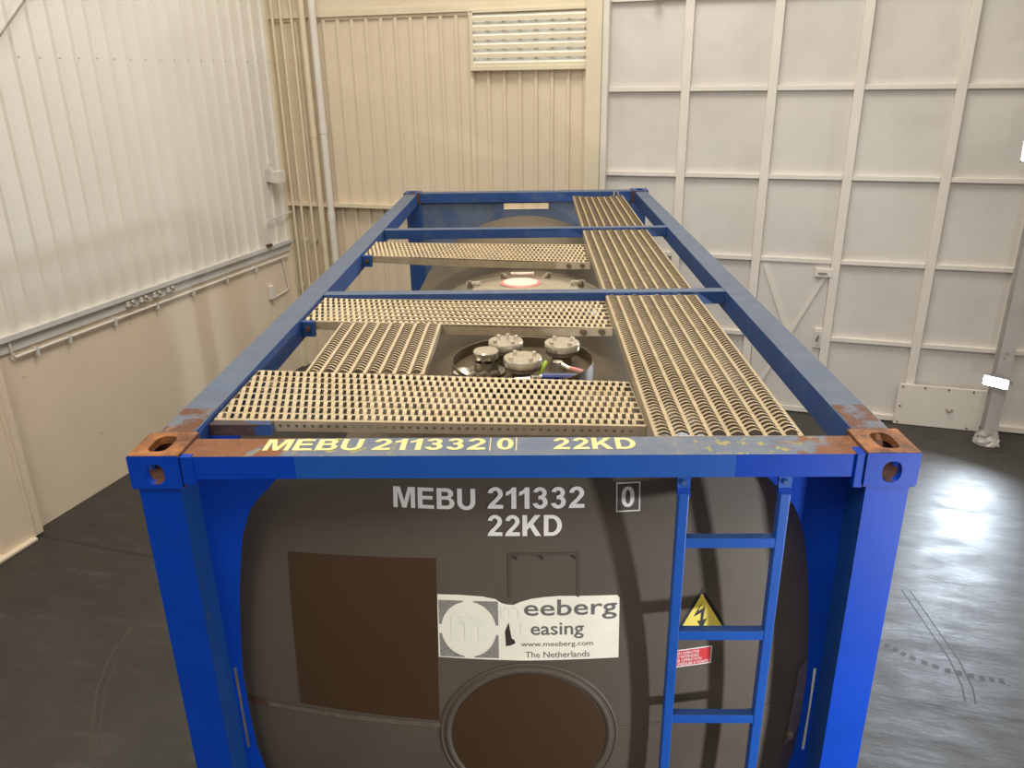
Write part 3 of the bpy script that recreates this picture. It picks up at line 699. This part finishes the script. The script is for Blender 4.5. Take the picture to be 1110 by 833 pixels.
# ladder
mb = MB()
LD = empty('ladder', (0, 0, 0)); LD.parent = TC
for x_ in (.512, .826):
    mb = MB(); mb.box(x_-.016, x_+.016, .004, .040, .3, 2.448, 'ladder_blue'); mb.build('ladder_rail', LD, bevel=.003)
    mb = MB(); mb.box(x_-.020, x_+.020, .020, .036, 2.452, 2.512, 'ladder_blue'); mb.hexa([(x_-.02, .004, 2.440), (x_+.02, .004, 2.440), (x_+.02, .04, 2.440), (x_-.02, .04, 2.440), (x_-.02, .02, 2.462), (x_+.02, .02, 2.462), (x_+.02, .04, 2.462), (x_-.02, .04, 2.462)], 'blue'); mb.lathe([(.0001, .012), (.009, .012), (.010, .02)], (x_, 0, 2.482), 'blue_dull', 12, 'y'); mb.build('bracket', LD)
for z in (2.287, 1.926, 1.567, 1.207, .847, .487):
    mb = MB(); mb.box(.527, .811, .006, .038, z-.036, z, 'ladder_blue', top='blue_dull'); mb.build('rung', LD, bevel=.002)

# ------------------------------------------------------------------ walkways of serrated grating
def grating(mb, ln, wdt, place, m, pv=.0595, pu=.0286, h=.012, hs=.0072):
    """channels of arched slats; place(u along channels, v across, z)"""
    ns = max(1, round(wdt/pv)); pv = wdt/ns; rw = .014
    for j in range(ns+1):
        v0 = j*pv - rw/2; v0 = min(max(v0, 0), wdt-rw)
        P = [place(a, b, c) for c in (-.003, 0) for a, b in ((0, v0), (ln, v0), (ln, v0+rw), (0, v0+rw))]
        mb.hexa(P, m)
    nk = int(ln/pu)
    for j in range(ns):
        for k in range(nk):
            uc = (k + .5 + .5*(j % 2))*pu
            if uc > ln-.012: continue
            va, vb = j*pv+rw/2-.001, (j+1)*pv-rw/2+.001
            segs = 5; vv = []
            for i in range(segs+1):
                s_ = i/segs; z = h*math.sin(math.pi*s_)
                hw = hs
                v_ = va + (vb-va)*s_
                vv += [place(uc-hw, v_, z-.0085), place(uc-hw, v_, z+.0004), place(uc+hw, v_, z-.0010), place(uc+hw, v_, z-.0032), place(uc-hw+.002, v_, z-.0024), place(uc-hw+.002, v_, z-.0085)]
            ff = []
            for i in range(segs):
                a = i*6
                for q in range(6): ff.append((a+q, a+(q+1) % 6, a+6+(q+1) % 6, a+6+q))
            up = [q for i, q in enumerate(ff) if i % 6 in (1, 2, 3)]; mb.add(vv, up, m); mb.add(vv, [q for i, q in enumerate(ff) if i % 6 not in (1, 2, 3)], 'grate_shade')  # front and under faces of each slat get the painted shade tone
def walkway(name, quad, along, mt, hole_flange=False, fl=.042, label=None, sag=0.):
    """quad: near-left, near-right, far-right, far-left 3-D; along 'x' or 'y' is the channel direction"""
    nl, nr, fr_, fl_ = [Vector(p) for p in quad]
    def P(a, b):   # a right 0..1, b away 0..1
        p = nl*(1-a)*(1-b) + nr*a*(1-b) + fr_*a*b + fl_*(1-a)*b
        p.z -= sag*4*a*(1-a); return p
    lx = (nr-nl).length; ly = (fl_-nl).length
    wk = empty(name, (0, 0, 0)); wk.parent = TC
    mb = MB()
    if along == 'x': grating(mb, lx, ly, lambda u_, v_, z: P(u_/lx, v_/ly) + Vector((0, 0, z)), mt)
    else: grating(mb, ly, lx, lambda u_, v_, z: P(v_/lx, u_/ly) + Vector((0, 0, z)), mt, hs=.0060)
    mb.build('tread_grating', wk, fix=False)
    N_ = 12
    for (a0, b0, a1, b1, dn, hol) in ((0, 0, 1, 0, (0, -1, 0), hole_flange), (0, 1, 1, 1, (0, 1, 0), False), (0, 0, 0, 1, (-1, 0, 0), False), (1, 0, 1, 1, (1, 0, 0), False)):
        mb = MB(); length = lx if b0 == b1 else ly
        if hol:
            outer = [(0, -fl), (length, -fl), (length, 0), (0, 0)]
            holes = [oval(.03+.0286*k, -fl*.5, .0068, .0068, 8) for k in range(int((length-.04)/.0286))]
            mb.plate(outer, holes, lambda a, b, t: P(a0+(a1-a0)*a/length, b0) + Vector((0, -.0035+t, b)), .003, 'flange')
        else:
            for i in range(N_):
                p = P(a0+(a1-a0)*i/N_, b0+(b1-b0)*i/N_); q = P(a0+(a1-a0)*(i+1)/N_, b0+(b1-b0)*(i+1)/N_); d = Vector(dn)*.003
                mb.hexa([p-Vector((0, 0, fl)), q-Vector((0, 0, fl)), q+d-Vector((0, 0, fl)), p+d-Vector((0, 0, fl)), p, q, q+d, p+d], 'flange')
        mb.build('side_flange', wk)
    if label: wk['label'] = label
    return wk
ZL, ZR = 2.560, 2.512
X0, X1 = -1.075, .437
w1 = walkway('walkway', ((X0, .351, ZL), (X1, .351, ZR+.014), (X1, .85, ZR-.014), (X0, .85, ZL)), 'x', 'grate', True, .040, 'wide cross walkway with holed edge behind the front beam')
w2 = walkway('walkway', ((X0, 1.556, ZL), (X1, 1.556, ZR-.002), (X1, 1.978, ZR+.018), (X0, 1.978, ZL)), 'x', 'grate', False, .040, 'cross walkway in front of the middle cross member', .012)
w3 = walkway('walkway', ((X0, 3.084, ZL), (X1, 3.084, 2.496), (X1, 3.528, 2.528), (X0, 3.528, ZL)), 'x', 'grate_grey', False, .045, 'narrow looking cross walkway farthest from the front', .010)
w4 = walkway('walkway', ((-.887, .85, 2.548), (-.402, .85, 2.54), (-.402, 1.545, 2.545), (-.887, 1.545, 2.553)), 'y', 'grate_cream', False, .036, 'short pale walkway left of the valve well')
w5 = walkway('walkway', ((.445, .190, 2.562), (.925, .190, 2.562), (.925, 1.975, 2.562), (.445, 1.975, 2.562)), 'y', 'grate', False, .045, 'long side walkway beside the right rail, front section')
w6 = walkway('walkway', ((.445, 2.075, 2.562), (.925, 2.075, 2.562), (.925, 3.900, 2.562), (.445, 3.900, 2.562)), 'y', 'grate', False, .045, 'long side walkway beside the right rail, middle section')
w7 = walkway('walkway', ((.452, 4.000, 2.560), (.930, 4.000, 2.560), (.945, 5.775, 2.560), (.465, 5.775, 2.560)), 'y', 'grate_grey', False, .045, 'worn side walkway beside the right rail, rear section', .012)
mb = MB(); mb.tube([(.86, 5.74, 2.56), (.865, 5.75, 2.60), (.90, 5.755, 2.60), (.905, 5.745, 2.56)], .006, 'flange', 8); mb.build('lifting_loop', w7, smooth=True)
# end brackets and bolts
mb = MB(); mb.box(-1.082, -.865, .312, .346, 2.515, 2.556, 'rust_blue'); mb.box(-1.082, -.99, .30, .345, 2.490, 2.515, 'blue'); mb.build('bracket', w1, label='rusted angle bracket')
for wk, y in ((w2, 1.53), (w3, 3.055)):
    mb = MB(); mb.box(-1.083, -1.02, y-.012, y+.02, 2.49, 2.565, 'blue_dull'); mb.lathe([(.0001, -.024), (.012, -.024), (.013, -.012)], (-1.05, y, 2.53), 'rust_dark', 10, 'y'); mb.build('bracket', wk)
    for xx in (.30, .39):
        mb = MB(); mb.lathe([(.0001, -.012), (.014, -.012), (.016, -.002)], (xx, y+.022, ZR-.022 - (.016 if wk is w3 else 0)), 'collar', 12, 'y'); mb.build('bolt', wk)

# ------------------------------------------------------------------ valve well
VW = empty('valve_well', (0, 0, 0)); VW.parent = TC
cyx, cyy, cr_ = 0.0, 1.15, .312
mb = MB(); mb.lathe([(cr_-.003, 2.415), (cr_-.003, 2.499), (cr_, 2.501), (cr_+.003, 2.499), (cr_+.003, 2.40)], (cyx, cyy, 0), 'collar', 64); mb.build('collar', VW, smooth=True)
mb = MB(); mb.lathe([(cr_, 2.452), (.0001, 2.454)], (cyx, cyy, 0), 'collar', 48); mb.build('well_floor', VW)
def flanged(x_, y_, zt, r, name='valve'):
    e = empty(name, (0, 0, 0)); e.parent = VW
    mb = MB(); mb.lathe([(r*.55, 2.455), (r*.55, zt-.07), (r*.72, zt-.06), (r*.92, zt-.05), (r*.92, zt-.034)], (x_, y_, 0), 'steel_dull', 28); mb.build('body', e, smooth=True)
    mb = MB(); mb.lathe([(r*.94, zt-.034), (r, zt-.031), (r, zt-.006), (r*.96, zt), (r*.3, zt+.001), (.0001, zt+.002)], (x_, y_, 0), 'steel', 36); mb.build('cap', e, smooth=True)
    for k in range(4):
        t = math.radians(35+90*k); px, py = x_+r*.72*math.cos(t), y_+r*.72*math.sin(t)
        mb = MB(); mb.lathe([(.010, zt), (.010, zt+.012), (.007, zt+.014), (.0001, zt+.014)], (px, py, 0), 'steel', 6); mb.build('nut', e)
    return e
flanged(-.076, 1.245, 2.552, .080); v_r = flanged(.178, 1.215, 2.552, .080); v_m = flanged(.003, 1.02, 2.550, .084)
mb = MB(); mb.lathe([(.010, 0), (.010, .018), (.0001, .02)], (-.066, 1.285, 2.553), 'steel', 8); mb.build('stud', v_r)
e = empty('relief_valve', (0, 0, 0)); e.parent = VW
mb = MB(); mb.lathe([(.085, 2.455), (.085, 2.468), (.055, 2.472), (.050, 2.50), (.054, 2.515)], (-.158, 1.085, 0), 'steel_dull', 28); mb.build('body', e, smooth=True)
for k in range(6):
    t = 2*math.pi*k/6+.3; mb = MB(); mb.lathe([(.009, 2.510), (.009, 2.530)], (-.158+.044*math.cos(t), 1.085+.044*math.sin(t), 0), 'steel_dull', 8); mb.build('pillar', e)
mb = MB(); mb.lathe([(.053, 2.526), (.055, 2.529), (.055, 2.556), (.051, 2.561), (.0001, 2.563)], (-.158, 1.085, 0), 'steel', 32); mb.build('cap', e, smooth=True)
mb = MB(); mb.lathe([(.03, 2.47), (.045, 2.482), (.03, 2.492), (.012, 2.500), (.0001, 2.502)], (-.255, 1.03, 0), 'steel', 20); mb.build('dust_cap', VW, smooth=True)
for k in range(3):
    mb = MB(); mb.tube([(-.23+.05*k, .98+.02*k, 2.475), (-.20+.05*k, .99, 2.490)], .012, 'steel_dull', 8); mb.build('wing_nut', VW, smooth=True)
mb = MB(); mb.tube([(-.03, .96, 2.470), (.035, .955, 2.475)], .014, 'steel', 10); mb.tube([(-.02, .985, 2.51), (.03, .985, 2.50), (.05, .96, 2.475)], .010, 'steel', 8); mb.build('yoke', v_m, smooth=True)
mb = MB(); mb.tube([(.07, .99, 2.475), (.085, 1.005, 2.50), (.105, 1.03, 2.525)], [.006, .009, .010], 'tag_green', 8); mb.build('seal_tag', VW, label='lime green plastic tag')
mb = MB(); mb.tube([(.085, .965, 2.480), (.235, .955, 2.480)], .017, 'lever_blue', 10); mb.tube([(.05, .97, 2.480), (.09, .965, 2.480)], .009, 'steel', 8); mb.build('lever', VW, smooth=True, label='blue gripped lever')
mb = MB(); mb.lathe([(.0001, 2.512), (.022, 2.510), (.024, 2.494), (.024, 2.455)], (.155, 1.075, 0), 'steel', 16); mb.tube([(.165, 1.07, 2.502), (.20, 1.045, 2.488), (.265, 1.01, 2.480)], .010, 'steel', 8); mb.tube([(.205, 1.042, 2.490), (.262, 1.012, 2.483)], .0106, 'label_rim', 8); mb.build('lever', VW, smooth=True, label='steel lever with red stripe')

# ------------------------------------------------------------------ manhole
MH = empty('manhole', (0, 0, 0)); MH.parent = TC
mx, my = .01, 2.46; mr = .455
mb = MB(); mb.lathe([(mr+.01, 2.38), (mr+.012, 2.445), (mr, 2.452), (mr-.02, 2.446), (mr-.02, 2.40)], (mx, my, 0), 'shell', 72); mb.build('surround', MH, smooth=True)
mb = MB(); mb.lathe([(mr-.03, 2.452), (mr-.04, 2.456), (.30, 2.456)], (mx, my, 0), 'steel_dull', 64); mb.build('gasket_ring', MH, smooth=True)
mb = MB(); mb.lathe([(.33, 2.456), (.33, 2.470), (.31, 2.476), (.22, 2.486), (.10, 2.491), (.0001, 2.492)], (mx, my, 0), 'steel', 64); mb.build('lid', MH, smooth=True)
for k in range(8):
    t = 2*math.pi*(k+.5)/8; c, s_ = math.cos(t), math.sin(t)
    mb = MB(); mb.tube([(mx+.30*c, my+.30*s_, 2.49), (mx+.39*c, my+.39*s_, 2.478)], .012, 'steel', 8); mb.lathe([(.018, 2.456), (.018, 2.495), (.0001, 2.50)], (mx+.37*c, my+.37*s_, 0), 'steel_dull', 8); mb.build('swing_bolt', MH, smooth=True)
mb = MB(); mb.lathe([(.125, 2.4925), (.118, 2.497), (.0001, 2.498)], (mx-.03, my+.10, 0), 'label_rim', 32); mb.lathe([(.105, 2.4985), (.0001, 2.4995)], (mx-.03, my+.10, 0), 'label_pink', 32); mb.build('lid_label', MH, smooth=True, label='pale pink round label on the lid')
mb = MB(); mb.tube([(mx-.09, my+.22, 2.487), (mx-.09, my+.22, 2.522), (mx+.05, my+.22, 2.522), (mx+.05, my+.22, 2.487)], .009, 'steel', 8); mb.build('lid_handle', MH)
